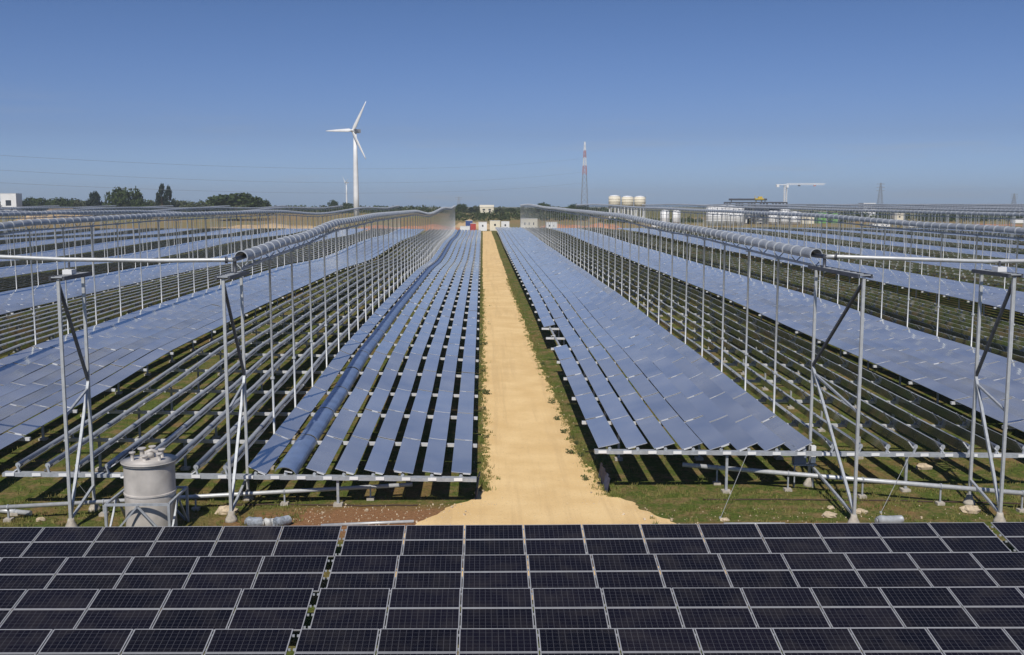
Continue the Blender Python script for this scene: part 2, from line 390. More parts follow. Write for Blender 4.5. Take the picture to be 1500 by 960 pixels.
# cross frames that carry the mirror rows
frames = []
for Xr, k, side in FIELDS:
    ys = field_start(Xr); n = int((YEND-ys)/STEP)
    for j in range(n+1):
        y = ys + j*STEP - .05
        near = max(0, abs(Xr)-9); vis = y > 1.75*near
        frames.append((0 if vis else 1, math.hypot(near, y), Xr, k, side, j, y))
frames.sort(key=lambda f: f[:2])
def frame_into(b, Xr, y, first, legs=True, beam=True, lb=None):
    N = 6
    for q in range(N):
        xa = Xr - 9.35 + q*18.7/N; xb = xa + 18.7/N
        za, zb = hmir(xa)+T(xa, y)-.24, hmir(xb)+T(xb, y)-.24
        if beam:
            b.bar((xa, y, za), (xb, y, zb), .16 if not first else .34, .14, 3 if first else 0)
            if first:
                for c in range(3):
                    u = (c+.3)/3; b.box((xa+(xb-xa)*u, y-.19, za+(zb-za)*u+.03), (.34, .05, .12), 1)
    if legs:
        for q in range(5):
            x = Xr - 7.6 + q*3.8; z0 = T(x, y); z1 = hmir(x)+T(x, y)-.31
            tgt = lb() if lb else b
            tgt.box((x, y, (z0+z1)/2), (.10, .10, z1-z0), 0); tgt.box((x, y, z0+.05), (.34, .34, .12), 2)
            if lb: lb.done(tgt)
stuffb = MB()
for r_, (_, d, Xr, k, side, j, y) in enumerate(frames):
    if r_ >= 300: frame_into(stuffb, Xr, y, False); continue
    lab = f'cross frame {nth(j+1)} from near end under the {nth(k)} solar field {side} of the track'
    grp = 'cross frames under the mirror rows'
    if d < 110:
        root = thing('cross_frame', lab, 'cross frame', (Xr, y, 0), grp)
        b = MB(); frame_into(b, Xr, y, j == 0, legs=False)
        b.v = [(a-Xr, c-y, e) for a, c, e in b.v]; b.build('beam', [BEAM, WHITE, CONC, GALV], root)
        for q in (range(5) if j else (1, 3)):
            x = Xr - 7.6 + q*3.8; z0 = T(x, y); z1 = hmir(x)+T(x, y)-.31
            b = MB(); b.box((0, 0, (z1-z0)/2), (.10, .10, z1-z0), 0); b.box((0, 0, .05), (.36, .36, .12), 1)
            b.build('leg', [GALV, CONC], root, (x-Xr, 0, z0))
    else:
        b = MB(); frame_into(b, Xr, y, False); tag(b.build('cross_frame', [BEAM, WHITE, CONC, GALV]), lab, 'cross frame', grp)
tag(stuffb.build('cross_frame', [BEAM, WHITE, CONC, GALV]), 'the many distant cross frames under the far mirror fields', 'cross frames', None, 'stuff')
# ---------------------------------------------------------------- receiver lines
HT = 9.9
def receiver(Xr, k, side):
    ys = field_start(Xr); y0 = ys + (1.0 if ys < 45 else 0); n = int((YEND-ys)/STEP)
    lab = f'grey ringed receiver tube on tall posts over the {nth(k)} mirror field {side} of the track'
    grp = 'receiver lines over the mirror fields'
    def z(y): return HT + T(Xr, y)
    seg = STEP/4; ns = n*4; r = .255; A = 14
    hood = MB()
    arc = [math.radians(-38 + 256*a/A) for a in range(A+1)]
    na = A if k <= 3 else 7
    arc = [math.radians(-38 + 256*a/na) for a in range(na+1)]
    def ringpts(y, rr, zc): return [(math.cos(t)*rr, y-ys, zc + math.sin(t)*rr) for t in arc]
    for q in range(ns):
        ya, yb = y0 + q*seg, y0 + (q+1)*seg
        if yb > YEND: break
        A0, A1 = ringpts(ya+.05, r*.93, z(ya)), ringpts(yb-.05, r*.93, z(yb))
        Mid = ringpts((ya+yb)/2, r, (z(ya)+z(yb))/2)
        R0, R1 = ringpts(ya-.05, r*1.07, z(ya)), ringpts(ya+.05, r*1.07, z(ya))
        B0 = ringpts(ya-.05, r*.93, z(ya))
        for a in range(na):
            hood.face([A0[a], Mid[a], Mid[a+1], A0[a+1]], 0, True)
            hood.face([Mid[a], A1[a], A1[a+1], Mid[a+1]], 0, True)
            hood.face([R0[a], R1[a], R1[a+1], R0[a+1]], 1, True)
            hood.face([R0[a+1], B0[a+1], B0[a], R0[a]], 1); hood.face([R1[a], A0[a], A0[a+1], R1[a+1]], 1)
    pipe = MB()
    pp = [(0, y0-1.2-ys if q == 0 else y0+q*STEP-ys, z(y0+q*STEP)-.02) for q in range(n+1)]
    pipe.tube(pp, .09, 8 if k < 4 else 5, 0)
    rail = MB()
    for q in range(n):
        ya, yb = y0+q*STEP, y0+(q+1)*STEP
        rail.bar((0, ya-ys, z(ya)-.46), (0, yb-ys, z(yb)-.46), .07, .10, 0)
        for c in (0, .5): 
            yc = ya+(yb-ya)*c; zc = z(ya)+(z(yb)-z(ya))*c
            for sx in (-.24, .24): rail.bar((sx, yc-ys, zc-.20), (0, yc-ys, zc-.46), .04, .04, 0)
    posts = []
    for q in range(n+1):
        y = y0 + q*STEP
        if k == 1 and q == 0: continue
        posts.append((y, T(Xr, y), z(y)-.50))
    if k <= 4:
        root = thing('receiver_line', lab, 'receiver line', (Xr, ys, 0), grp)
        hood.build('hood', [HOOD, HOODRIM], root); pipe.build('absorber_tube', [DARKST], root); rail.build('support_rail', [GALV], root)
        for y, za, zb in posts:
            b = MB(); b.tube([(0,0,0),(0,0,zb-za)], .053, 8, 0); b.box((0,0,.1),(.32,.32,.2),1); b.box((0,0,zb-za-.03),(.34,.16,.05),0)
            b.box((0, 0, (zb-za)*.42), (.17,.17,.10), 0)
            b.build('post', [GALVL, CONC], root, (0, y-ys, za))
    else:
        b = hood
        for src, mo in ((pipe, 2), (rail, 3)):
            o = len(b.v); b.v += src.v; b.f += [tuple(i+o for i in f) for f in src.f]; b.m += [mo]*len(src.f); b.sm += src.sm
        for y, za, zb in posts: b.tube([(0,y-ys,za),(0,y-ys,zb)], .058, 5, 3)
        tag(b.build('receiver_line', [HOOD, HOODRIM, DARKST, GALV], None, (Xr, ys, 0)), lab, 'receiver line', grp)
for Xr, k, side in FIELDS: receiver(Xr, k, side)
# ---------------------------------------------------------------- end towers and header pipes
def tower(xf, yn, yf, htop, side, lab, plate=True):
    """two legs one behind the other, braces, and a grated platform"""
    s = -1 if side == 'left' else 1
    root = thing('end_tower', lab, 'end tower', (xf, yn, 0), 'end towers in front of the mirror fields')
    L_ = yf - yn; H = htop
    for y in (0, L_):
        b = MB(); b.bar((0, y, .0), (0, y, H), .105, .105, 0); b.build('leg', [GALVL], root)
        b = MB(); b.lathe([(.26,0),(.22,.12),(.13,.30),(.11,.42)], (0, y, -.02), 10); b.build('footing', [CONC], root)
    b = MB(); b.bar((0, 0, H-.15), (0, L_, H*.56), .10, .10, 0); b.build('upper_brace', [DARKST], root)  # galvanised diagonal; its shaded look is put into the dark colour
    b = MB(); b.bar((0, L_, H*.555), (0, 0, .45), .10, .10, 0); b.build('lower_brace', [GALV], root)
    b = MB(); b.bar((0, 0, H*.46), (0, L_, H*.53), .08, .08, 0); b.build('brace', [GALV], root)
    b = MB(); b.bar((0, 0, .35), (0, L_, 1.0), .09, .09, 0); b.build('brace', [GALV], root)
    b = MB()
    for sx in (-.24, .24): b.bar((sx, -.15, H+.05), (sx, L_+.25, H+.05), .08, .14, 0)
    for q in range(9): b.box((0, -.1+q*(L_+.3)/8, H+.09), (.46, .10, .04), 1)
    b.build('platform', [DARKST, GALV], root)
    if plate:
        b = MB(); b.box((.0, L_*.45, H+.22), (.34, .46, .18), 0); b.bar((0, L_*.45, H+.3), (0, L_*.45, HT-.02), .06, .06, 1)
        b.build('pipe_support', [WHITE, DARKST], root)
    return root
def tw(nx, ny, fx, fy, side, lab, H, plate=True):
    a = on_height(nx, ny, .1); c = on_height(fx, fy, .1); x = (a.x+c.x)/2
    return tower(x, a.y, c.y, H, side, lab, plate)
tower(-9.6, on_height(322,760,.1).y, y0_of(-1)+.9, 9.25, 'left', 'steel end tower under the open near end of the left receiver tube', False)
tw(90, 771, 152, 744, 'left', 'steel end tower behind the grey tank, carrying the left header pipe', 9.3)
tower(14.0, on_height(1247,765,.1).y, y0_of(1)+.9, 9.35, 'right', 'steel end tower under the open near end of the right receiver tube', False)
tw(1480, 762, 1405, 735, 'right', 'steel end tower at the far right edge carrying the right header pipe', 9.35)
def header(pts, lab):
    root = thing('header_pipe', lab, 'pipe', pts[0], 'header pipes joining the receiver ends')
    o = Vector(pts[0]); b = MB(); b.tube([Vector(p)-o for p in pts], .085, 10, 0); b.build('pipe', [GALVL], root)
    b = MB()
    for t in (1, len(pts)-2):
        p = Vector(pts[t])-o; d = (Vector(pts[t])-Vector(pts[t-1])).normalized(); b.tube([p-d*.05, p+d*.05], .14, 10, 0)
    b.tube([(0,.0,-.02),(0,0,-.5)], .07, 8, 0); b.build('flange', [DARKST], root)
header([(-9.6, 40.1, HT-.02), (-9.9, 40.0, HT-.03), (-12.5, 40.0, HT-.05), (-16, 40.0, HT), (-22, 40.0, HT+.25), (-29.6, 40.0, HT+.3)], 'long grey header pipe running left from the left receiver tube over its towers')
header([(14.0, 41.5, HT), (14.4, 41.3, HT), (17.0, 40.6, HT-.06), (20, 40.3, HT-.15), (27, 40.3, HT-.1), (34, 41.0, HT)], 'rusty grey header pipe running right from the right receiver tube')
# ---------------------------------------------------------------- process tank with its frame
def tank():
    c = on_height(219, 782, 0); c.z = T(c.x, c.y); c.y += .3
    root = thing('process_tank', 'squat grey cylindrical tank with pipe stubs on its lid, inside a steel frame', 'tank', c)
    b = MB(); r = .90
    b.lathe([(r,.12),(r,1.50)], n=48, caps=False); b.lathe([(r,1.50),(r+.03,1.50)], n=48, caps=False); b.lathe([(r+.03,1.50),(r+.03,1.56)], n=48, caps=False); b.lathe([(r+.03,1.56),(r,1.57)], n=48, caps=False)
    b.lathe([(r,1.57),(r,2.60)], n=48, caps=False); b.lathe([(r,2.60),(r+.06,2.60)], n=48, caps=False); b.lathe([(r+.06,2.60),(r+.06,2.66)], n=48); b.build('shell', [TANKM], root)
    b = MB(); b.lathe([(r+.09,2.662),(r+.09,2.71)], n=48); b.lathe([(r+.09,2.711),(.3,2.76)], n=48); lid = b.build('lid', [TANKM], root)
    for i, (x, y, h, q) in enumerate(((-.52,-.25,.30,.06),(-.32,.22,.34,.08),(.0,.42,.36,.07),(.40,.22,.30,.07),(.46,-.28,.26,.06),(-.05,-.35,.2,.07))):
        b = MB(); b.tube([(0,0,0),(0,0,h)], q, 12, 0); b.lathe([(q*1.9,h-.02),(q*1.9,h+.03)], n=14); b.build('nozzle', [TANKM], lid, (x, y, 2.73))
    b = MB(); b.tube([(-.15,0,2.75),(-.1,0,2.98),(.08,.05,3.05),(.25,.12,2.98),(.3,.15,2.74)], .07, 10, 0); b.lathe([(.16,2.76),(.16,2.96),(.1,3.0)], (0,.1,0), 14); b.build('elbow_pipe', [TANKM], root)
    b = MB(); b.tube([(-r-.12,.1,2.02),(-r+.05,.1,2.02)], .06, 10, 0); b.lathe([(.09,-.02),(.09,.02)], (-r-.12,.1,2.02), 10); b.build('side_valve', [WHITE], root)
    fw = 1.12; f = MB(); H = 1.36
    cx = -.12
    for sx in (-1, 1):
        for sy in (-1, 1):
            f2 = MB(); f2.box((0,0,H/2), (.09,.09,H), 0); f2.build('frame_post', [GALV], root, (cx+sx*fw, sy*fw, 0))
    for a, c2 in (((-1,-1),(1,-1)),((1,-1),(1,1)),((1,1),(-1,1)),((-1,1),(-1,-1))):
        f.bar((cx+a[0]*fw, a[1]*fw, H-.02), (cx+c2[0]*fw, c2[1]*fw, H-.02), .085, .085, 0)
        mx, my = cx+(a[0]+c2[0])/2*fw, (a[1]+c2[1])/2*fw
        for e in (a, c2):
            f.bar((mx, my, H-.08), (cx+e[0]*fw*.94 if a[0] != c2[0] else cx+e[0]*fw, e[1]*fw*.94 if a[1] != c2[1] else e[1]*fw, .05), .065, .065, 0)
    f.build('frame', [GALV], root)
tank()
# ---------------------------------------------------------------- small things near the front
def long_pipe(a, b_, h, r, lab, stands=5, name='supply_pipe'):
    A = on_height(*a, h); B = on_height(*b_, h); root = thing(name, lab, 'pipe', A)
    b = MB(); b.tube([(0,0,0), B-A], r, 12, 0); b.build('pipe', [GALVL], root)
    for q in range(stands):
        p = (B-A)*((q+.5)/stands); s_ = MB(); s_.bar((0,0,-h), (0,0,-r*.5), .06, .06, 0); s_.box((0,0,-h+.05),(.3,.3,.12),1)
        s_.tube([(-.03,0,0),(.03,0,0)], r*1.25, 12, 0) 
        s_.build('pipe_stand', [GALV, CONC], root, p)
long_pipe((-60, 747), (604, 710), .55, .085, 'pale pipe on low stands in front of the left mirror field')
long_pipe((1000, 681), (1560, 728), .75, .10, 'grey pipe on low stands under the front edge of the right mirror field')
long_pipe((0, 748), (45, 752), .12, .10, 'short cut pipe lying in the grass at the left edge', 1, 'loose_pipe')
def loose(a, b_, h, r, lab, m, name='loose_pipe', cat='pipe'):
    A = on_height(*a, h); B = on_height(*b_, h); b = MB(); b.tube([Vector((0,0,0)), B-A], r, 10, 0)
    tag(b.build(name, [m], None, A), lab, cat)
loose((470,770), (606,764), .06, .06, 'thin pipe lying on the red soil behind the solar panels', GALVL)
loose((1060,768), (1150,768), .06, .06, 'thin pale pipe lying at the right edge of the sandy track', GALVL)
BAG = mat('grey_wrap', (.26,.29,.33), .6, 0, .3, 9, .6)
def bundle(px, py, lab, ln=.62, ang=0.0, r=.19, m=BAG):
    p = on_height(px, py, r)
    b = MB(); n = 7; pts = [(-ln/2+ln*i/(n-1), .02*math.sin(i*2.1), .02*math.sin(i*1.3)) for i in range(n)]
    b.tube(pts, r, 14, 0, True, [r*(.82 if i in (0, n-1) else 1+.06*math.sin(i*2.4)) for i in range(n)])
    b.tube([(-ln/2-.02,0,0),(-ln/2-.06,0,0)], r*.55, 12, 0)
    tag(b.build('wrapped_roll', [m], None, p, (0,0,ang)), lab, 'roll', 'rolls lying behind the solar panels')
bundle(373, 765, 'grey wrapped roll on the grass, leftmost of the three behind the panels', .6, .1)
bundle(395, 766, 'pale wrapped roll between two grey rolls behind the panels', .4, .3, .17, mat('pale_wrap', (.5,.5,.48), .7, 0, .2, 8))
bundle(413, 764, 'grey wrapped roll tilted towards the red soil, rightmost of three', .62, .75)
bundle(1303, 762, 'silver wrapped roll lying on grass by the right tower foot', 1.0, .12, .17, GALV)
STONE = mat('pale_stone', (.52,.42,.29), .95, 0, .2, 6, .5)
def rock(px, py, s, lab):
    g = random.Random(int(px*7+py)); p = on_height(px, py, 0); b = MB()
    prof = [(.05*s,0)]; n = 9; base = len(b.v)
    rows = 5
    for i in range(rows+1):
        t = math.pi*i/rows
        for j in range(n):
            a = 2*math.pi*j/n; rr = s*(.8+.4*g.random()); b.v.append((rr*math.sin(t)*math.cos(a), rr*.8*math.sin(t)*math.sin(a), rr*.45*math.cos(t)))
    for i in range(rows):
        for j in range(n):
            a = base+i*n+j; c = base+i*n+(j+1)%n; b.f.append((a, a+n, c+n, c)); b.m.append(0); b.sm.append(False)
    tag(b.build('rock', [STONE], None, (p.x, p.y, T(p.x, p.y)+s*.2)), lab, 'rock', 'pale rocks on the verge')
for px, py, s, lab in ((333,752,.45,'pale flat rock between the feet of the left tower'),(338,581,.35,'large yellowish rock under the first mirror field left of the track'),
    (1217,745,.16,'small white rock behind the right tower foot'),(1215,757,.30,'buff rock beside the near foot of the right tower'),(1262,752,.26,'buff rock right of the near foot of the right tower'),
    (1422,750,.4,'pale flat rock below the far foot of the far right tower'),(1062,763,.18,'small pale rock right of the track beside a thin pipe'),
    (1352,688,.4,'flat pale rock in the mirror shadows under the right field'),(60,763,.2,'small pale rock in the grass left of the tank')):
    rock(px, py, s, lab)
def cabinet():
    a = on_height(1190, 722, 0); root = thing('control_cabinet', 'dark grey control cabinet with white side box on the right tower leg', 'cabinet', (14.0-.32, y0_of(1)+.62, 0))
    b = MB(); b.box((-.22,0,1.45), (.52,.34,.75), 0); b.build('box', [mat('cabinet_blue_grey', (.16,.19,.25), .5)], root)
    b = MB(); b.box((.32,-.12,1.5), (.20,.22,.72), 0); b.build('side_box', [WHITE], root)
    b = MB(); b.box((0,0,1.02), (1.0,.3,.05), 0); b.build('shelf', [GALV], root)
    for x in (-.4, .4):
        b = MB(); b.box((x,0,.5), (.05,.05,1.0), 0); b.build('leg', [GALV], root)
cabinet()
FILMD = mat('dark_blue_sheet', (.03,.05,.12), .6, 0, .2, 4)
def sheet(a, b_, h, lab):
    A, B = on_height(*a, 0), on_height(*b_, 0); b = MB(); n = 10
    for i in range(n):
        p, q = A.lerp(B, i/n), A.lerp(B, (i+1)/n); w0, w1 = .04*math.sin(i*1.9), .04*math.sin((i+1)*1.9)
        for o in (0, .02):
            b.face([(p.x-A.x+w0+o,p.y-A.y,.0),(q.x-A.x+w1+o,q.y-A.y,.0),(q.x-A.x-w1+.12+o,q.y-A.y,h),(p.x-A.x-w0+.12+o,p.y-A.y,h)], 0, True)
    tag(b.build('hanging_sheet', [FILMD], None, A), lab, 'sheet', 'dark blue sheets under the mirror field corners')
sheet((696,733), (698,718), .8, 'dark blue sheet hanging under the near corner of the left mirror field')
sheet((889,725), (876,700), .7, 'dark blue sheet hanging under the near corner of the right mirror field')
def ground_cable(pts, r, lab, m):
    P3 = [on_height(px, py, r) for px, py in pts]; o = P3[0].copy(); b = MB(); g = random.Random(len(pts)); line = []
    for a, c in zip(P3, P3[1:]):
        for q in range(8): line.append(a.lerp(c, q/8) - o + Vector((0, g.gauss(0, .03), .0)))
    line.append(P3[-1]-o); b.tube(line, r, 6, 0); tag(b.build('ground_cable', [m], None, o), lab, 'cable')
RUBBER = mat('brown_rubber', (.06,.035,.025), .8)
ground_cable([(300,741),(420,739),(520,741),(612,740)], .03, 'dark cable lying on the soil in front of the left mirror field', RUBBER)
ground_cable([(1030,732),(1180,732),(1330,734),(1520,738)], .03, 'dark cable lying on the grass in front of the right mirror field', RUBBER)
def guy_wire(a, top, ht, lab):
    A = on_height(*a, 0); d = ray(*top); B = CAM + d*((ht-CAM.z)/d.z); b = MB(); b.tube([Vector((0,0,0)), B-A], .009, 5, 0); b.box((0,0,.02), (.08,.08,.1), 0)
    tag(b.build('guy_wire', [GALVL], None, A), lab, 'guy wire', 'guy wires staying the front beams')
guy_wire((1055,760), (1095,664), 1.7, 'thin guy wire from the grass up to the right front beam, left one')
guy_wire((1290,752), (1332,668), 1.6, 'thin guy wire from the grass up to the right front beam, right one')
guy_wire((130,728), (95,684), 1.4, 'thin guy wire from the grass up to the left front beam')
# stones and soil crumbs (stuff), grass (stuff)
def scatter_stones():
    b = MB(); g = random.Random(11)
    for _ in range(1100):
        z = g.random()
        if z < .45: x, y = g.uniform(-7.5, -.2), g.uniform(35.6, 40.2)
        elif z < .7: x, y = g.uniform(5.2, 20), g.uniform(35.6, 39.5)
        else:
            y = 40 + 60*g.random()**2; x = g.choice((.0, 4.5)) + g.gauss(0, .35)
        s = g.uniform(.012, .035)*(2.5 if g.random() < .07 else 1); M = Euler((g.random()*3, g.random()*3, g.random()*3)).to_matrix()
        b.box((x, y, T(x, y)+s*.4), (s*1.6, s, s), 0, M)
    tag(b.build('gravel', [STONE]), 'loose pale stones scattered over the soil', 'gravel', None, 'stuff')
scatter_stones()
LEAFG = mat('grass_blade', (.13,.165,.035), .8, 0, 0, .8, 0, .2, col2=(.23,.19,.07))
def grass():
    b = MB(); g = random.Random(5)
    def tuft(x, y, n, h, sp):
        z = T(x, y)
        for _ in range(n):
            a = g.random()*6.283; r = g.random()*sp; px, py = x+r*math.cos(a), y+r*math.sin(a); w = .012+.014*g.random()
            hh = h*(.5+g.random()); lean = hh*.5; dx, dy = g.uniform(-lean, lean), g.uniform(-lean, lean); t = g.random()*3.14
            b.face([(px-w*math.cos(t), py-w*math.sin(t), z), (px+w*math.cos(t), py+w*math.sin(t), z), (px+dx, py+dy, z+hh)])
    for _ in range(2600):
        q = g.random()
        if q < .22: y = 42 + 90*g.random()**1.6; x = -.05 + abs(g.gauss(0, .16)) if g.random() < .8 else g.gauss(.1, .25)
        elif q < .55: y = 41 + 110*g.random()**1.5; x = interp([(40,5.6),(42,5.1),(50,4.5),(80,4.0),(140,3.7)], y) + g.gauss(.15, .2)
        elif q < .8: x, y = g.uniform(-20, -7), g.uniform(35.5, 41)
        else: x, y = g.uniform(6.5, 22), g.uniform(36.2, 42)
        tuft(x, y, g.randint(8, 20), g.uniform(.05, .16), g.uniform(.08, .25))
    for _ in range(2600):
        y = 41 + 80*g.random()**1.6; lim = min(28, y*.5); x = g.uniform(-lim, lim+4)
        if -.2 < x < 4.6: continue
        tuft(x, y, g.randint(6, 12), g.uniform(.06, .2), g.uniform(.1, .4))
    tag(b.build('grass', [LEAFG]), 'short grass and weeds on the verges and under the mirrors', 'grass', None, 'stuff')
grass()
# small bushy weeds at the edge of the track
WEED = mat('weed_leaf', (.07,.09,.03), .8, 0, .3, 3)
def weed_mesh(seed):
    g = random.Random(seed); b = MB()
    for _ in range(22):
        a = g.random()*6.283; r = .26*g.random()**.5; h = .28*g.random(); b.bar((0,0,0), (r*math.cos(a), r*math.sin(a), h+.04), .008, .008, 0)
        for _ in range(4):
            x, y, z = r*math.cos(a)+g.gauss(0,.04), r*math.sin(a)+g.gauss(0,.04), h+g.gauss(.02,.03); s = .03+.03*g.random(); t = g.random()*3.14
            b.face([(x-s*math.cos(t), y-s*math.sin(t), z), (x, y, z+s), (x+s*math.cos(t), y+s*math.sin(t), z), (x, y, z-s*.5)])
    return b.mesh('weed', [WEED])
wm = [weed_mesh(s) for s in range(4)]
for i, (px, py) in enumerate(((705,520),(708,560),(712,520),(712,648),(809,600),(826,640),(845,655),(836,668),(838,648),(858,705),(850,672),(795,545),(815,622),(712,590),(708,610))):
    p = on_height(px, py, 0); s = .55 + .5*rnd.random(); edge = 'left' if px < 760 else 'right'
    o = put('weed', wm[i % 4], None, (p.x, p.y, T(p.x, p.y)), (0, 0, i*1.3)); o.scale = (s, s, s)
    tag(o, f'small dark weed tuft on the {edge} edge of the sandy track', 'weed', f'weeds on the {edge} edge of the track')
# ---------------------------------------------------------------- photovoltaic tables in front
def pv_mat():
    m = bpy.data.materials.new('solar_cells'); m.use_nodes = True; n = m.node_tree.nodes; l = m.node_tree.links.new
    b = n['Principled BSDF']; b.inputs['Roughness'].default_value = .16; b.inputs['Specular IOR Level'].default_value = .12
    tc = n.new('ShaderNodeTexCoord'); sp = n.new('ShaderNodeSeparateXYZ'); l(tc.outputs['Object'], sp.inputs[0])
    def mth(op, a, c=None):
        x = n.new('ShaderNodeMath'); x.operation = op
        for i, s in enumerate((a, c)):
            if s is None: continue
            if isinstance(s, (int, float)): x.inputs[i].default_value = s
            else: l(s, x.inputs[i])
        return x.outputs[0]
    def line(src, cell, w):
        f = mth('FRACT', mth('ADD', mth('DIVIDE', src, cell), 100.0)); return mth('GREATER_THAN', mth('ABSOLUTE', mth('SUBTRACT', f, .5)), .5-w)
    gx = line(sp.outputs[0], .1605, .045); gy = line(sp.outputs[1], .157, .03)
    bus = line(mth('ADD', sp.outputs[1], .0262), .0523, .04)
    grid = mth('MAXIMUM', gx, gy)
    oi = n.new('ShaderNodeObjectInfo')
    z = n.new('ShaderNodeTexNoise'); z.inputs['Scale'].default_value = 2.0; l(tc.outputs['Object'], z.inputs[0])
    mx = n.new('ShaderNodeMix'); mx.data_type = 'RGBA'; mx.inputs[6].default_value = (.005,.005,.009,1); mx.inputs[7].default_value = (.009,.008,.014,1); l(oi.outputs['Random'], mx.inputs[0])
    m2 = n.new('ShaderNodeMix'); m2.data_type = 'RGBA'; l(mth('MULTIPLY', bus, .22), m2.inputs[0]); l(mx.outputs[2], m2.inputs[6]); m2.inputs[7].default_value = (.035,.035,.042,1)
    m3 = n.new('ShaderNodeMix'); m3.data_type = 'RGBA'; l(grid, m3.inputs[0]); l(m2.outputs[2], m3.inputs[6]); m3.inputs[7].default_value = (.052,.052,.06,1)
    zd = n.new('ShaderNodeTexNoise'); zd.inputs['Scale'].default_value = 1.3; zd.inputs['Detail'].default_value = 6; gp = n.new('ShaderNodeNewGeometry'); l(gp.outputs['Position'], zd.inputs[0])
    dr = n.new('ShaderNodeMapRange'); dr.inputs[1].default_value = .45; dr.inputs[2].default_value = .75; dr.inputs[4].default_value = .10; l(zd.outputs[0], dr.inputs[0])
    m4 = n.new('ShaderNodeMix'); m4.data_type = 'RGBA'; l(dr.outputs[0], m4.inputs[0]); l(m3.outputs[2], m4.inputs[6]); m4.inputs[7].default_value = (.16,.14,.12,1)     # dust
    l(m4.outputs[2], b.inputs['Base Color'])
    r = n.new('ShaderNodeMapRange'); r.inputs[3].default_value = .12; r.inputs[4].default_value = .3; l(z.outputs[0], r.inputs[0]); l(r.outputs[0], b.inputs['Roughness'])
    return m
PVM = pv_mat(); ALU = mat('module_frame_aluminium', (.42,.42,.43), .5, .3, .06, 3)
def module_mesh():
    b = MB(); w, h, f = 1.985, .985, .026
    b.face([(-w/2+f,-h/2+f,.030),(w/2-f,-h/2+f,.030),(w/2-f,h/2-f,.030),(-w/2+f,h/2-f,.030)], 0)
    b.face([(-w/2+f,h/2-f,.022),(w/2-f,h/2-f,.022),(w/2-f,-h/2+f,.022),(-w/2+f,-h/2+f,.022)], 2)
    for c, d in (((0,-h/2+f/2,.0175),(w,f,.035)),((0,h/2-f/2,.0175),(w,f,.035)),((-w/2+f/2,0,.0175),(f,h-2*f,.035)),((w/2-f/2,0,.0175),(f,h-2*f,.035))): b.box(c, d, 1)
    return b.mesh('solar_module', [PVM, ALU, WHITE])
MOD = module_mesh()
TILT = math.asin(.40/2.02)
tops = [(34.3, .0042, 0), (31.2, .005, .02), (28.35, .009, .03), (25.2, .011, .17), (22.2, .012, .2)]
def pv_table(r_, c_, ytop, sl, x0, label, lift):
    yb = ytop - 2.02*math.cos(TILT); xm = x0+11.1
    root = thing('solar_table', label, 'solar table', (xm, yb, 0), 'rows of photovoltaic panels in the foreground')
    zlow = .60 + lift - sl*xm
    tiltM = Matrix.Rotation(math.atan(sl), 4, 'Y') @ Matrix.Rotation(TILT, 4, 'X')
    gg = random.Random(r_*10+c_)
    for q in range(11):
        for u in range(2):
            v = tiltM @ Vector((-11.11 + 2.02*(q+.5), .505+u*1.01, .0))
            e = (tiltM @ Matrix.Rotation(R(gg.gauss(0,.08)), 4, 'X') @ Matrix.Rotation(R(gg.gauss(0,.06)), 4, 'Y')).to_euler()
            put('solar_module', MOD, root, (v.x, v.y, zlow+v.z), e)
    b = MB()
    for yy in (.22, .80, 1.22, 1.80):
        p, q = tiltM @ Vector((-11.16, yy, -.03)), tiltM @ Vector((11.16, yy, -.03)); b.bar((p.x,p.y,p.z+zlow), (q.x,q.y,q.z+zlow), .05, .05, 0)
    b.build('rail', [GALV], root)
    for q in range(5):
        for yy in (.35, 1.65):
            p = tiltM @ Vector((-9.6+q*4.8, yy, -.06)); b = MB(); hh = zlow+p.z
            b.box((0,0,hh/2), (.08,.08,hh), 0); b.build('leg', [GALV], root, (p.x, p.y, 0))
RN = ['farthest', 'second farthest', 'third', 'near', 'nearest']
for r_, (yt, sl, lift) in enumerate(tops):
    for c_, (x0, nm) in enumerate(((-27.04-22.42, 'outer left'), (-27.04, 'left'), (-4.66, 'middle'), (17.76, 'right'))):
        if c_ == 0 and r_ > 1: continue
        pv_table(r_, c_, yt, sl, x0, f'{nm} table of dark solar panels in the {RN[r_]} of the foreground rows', lift)
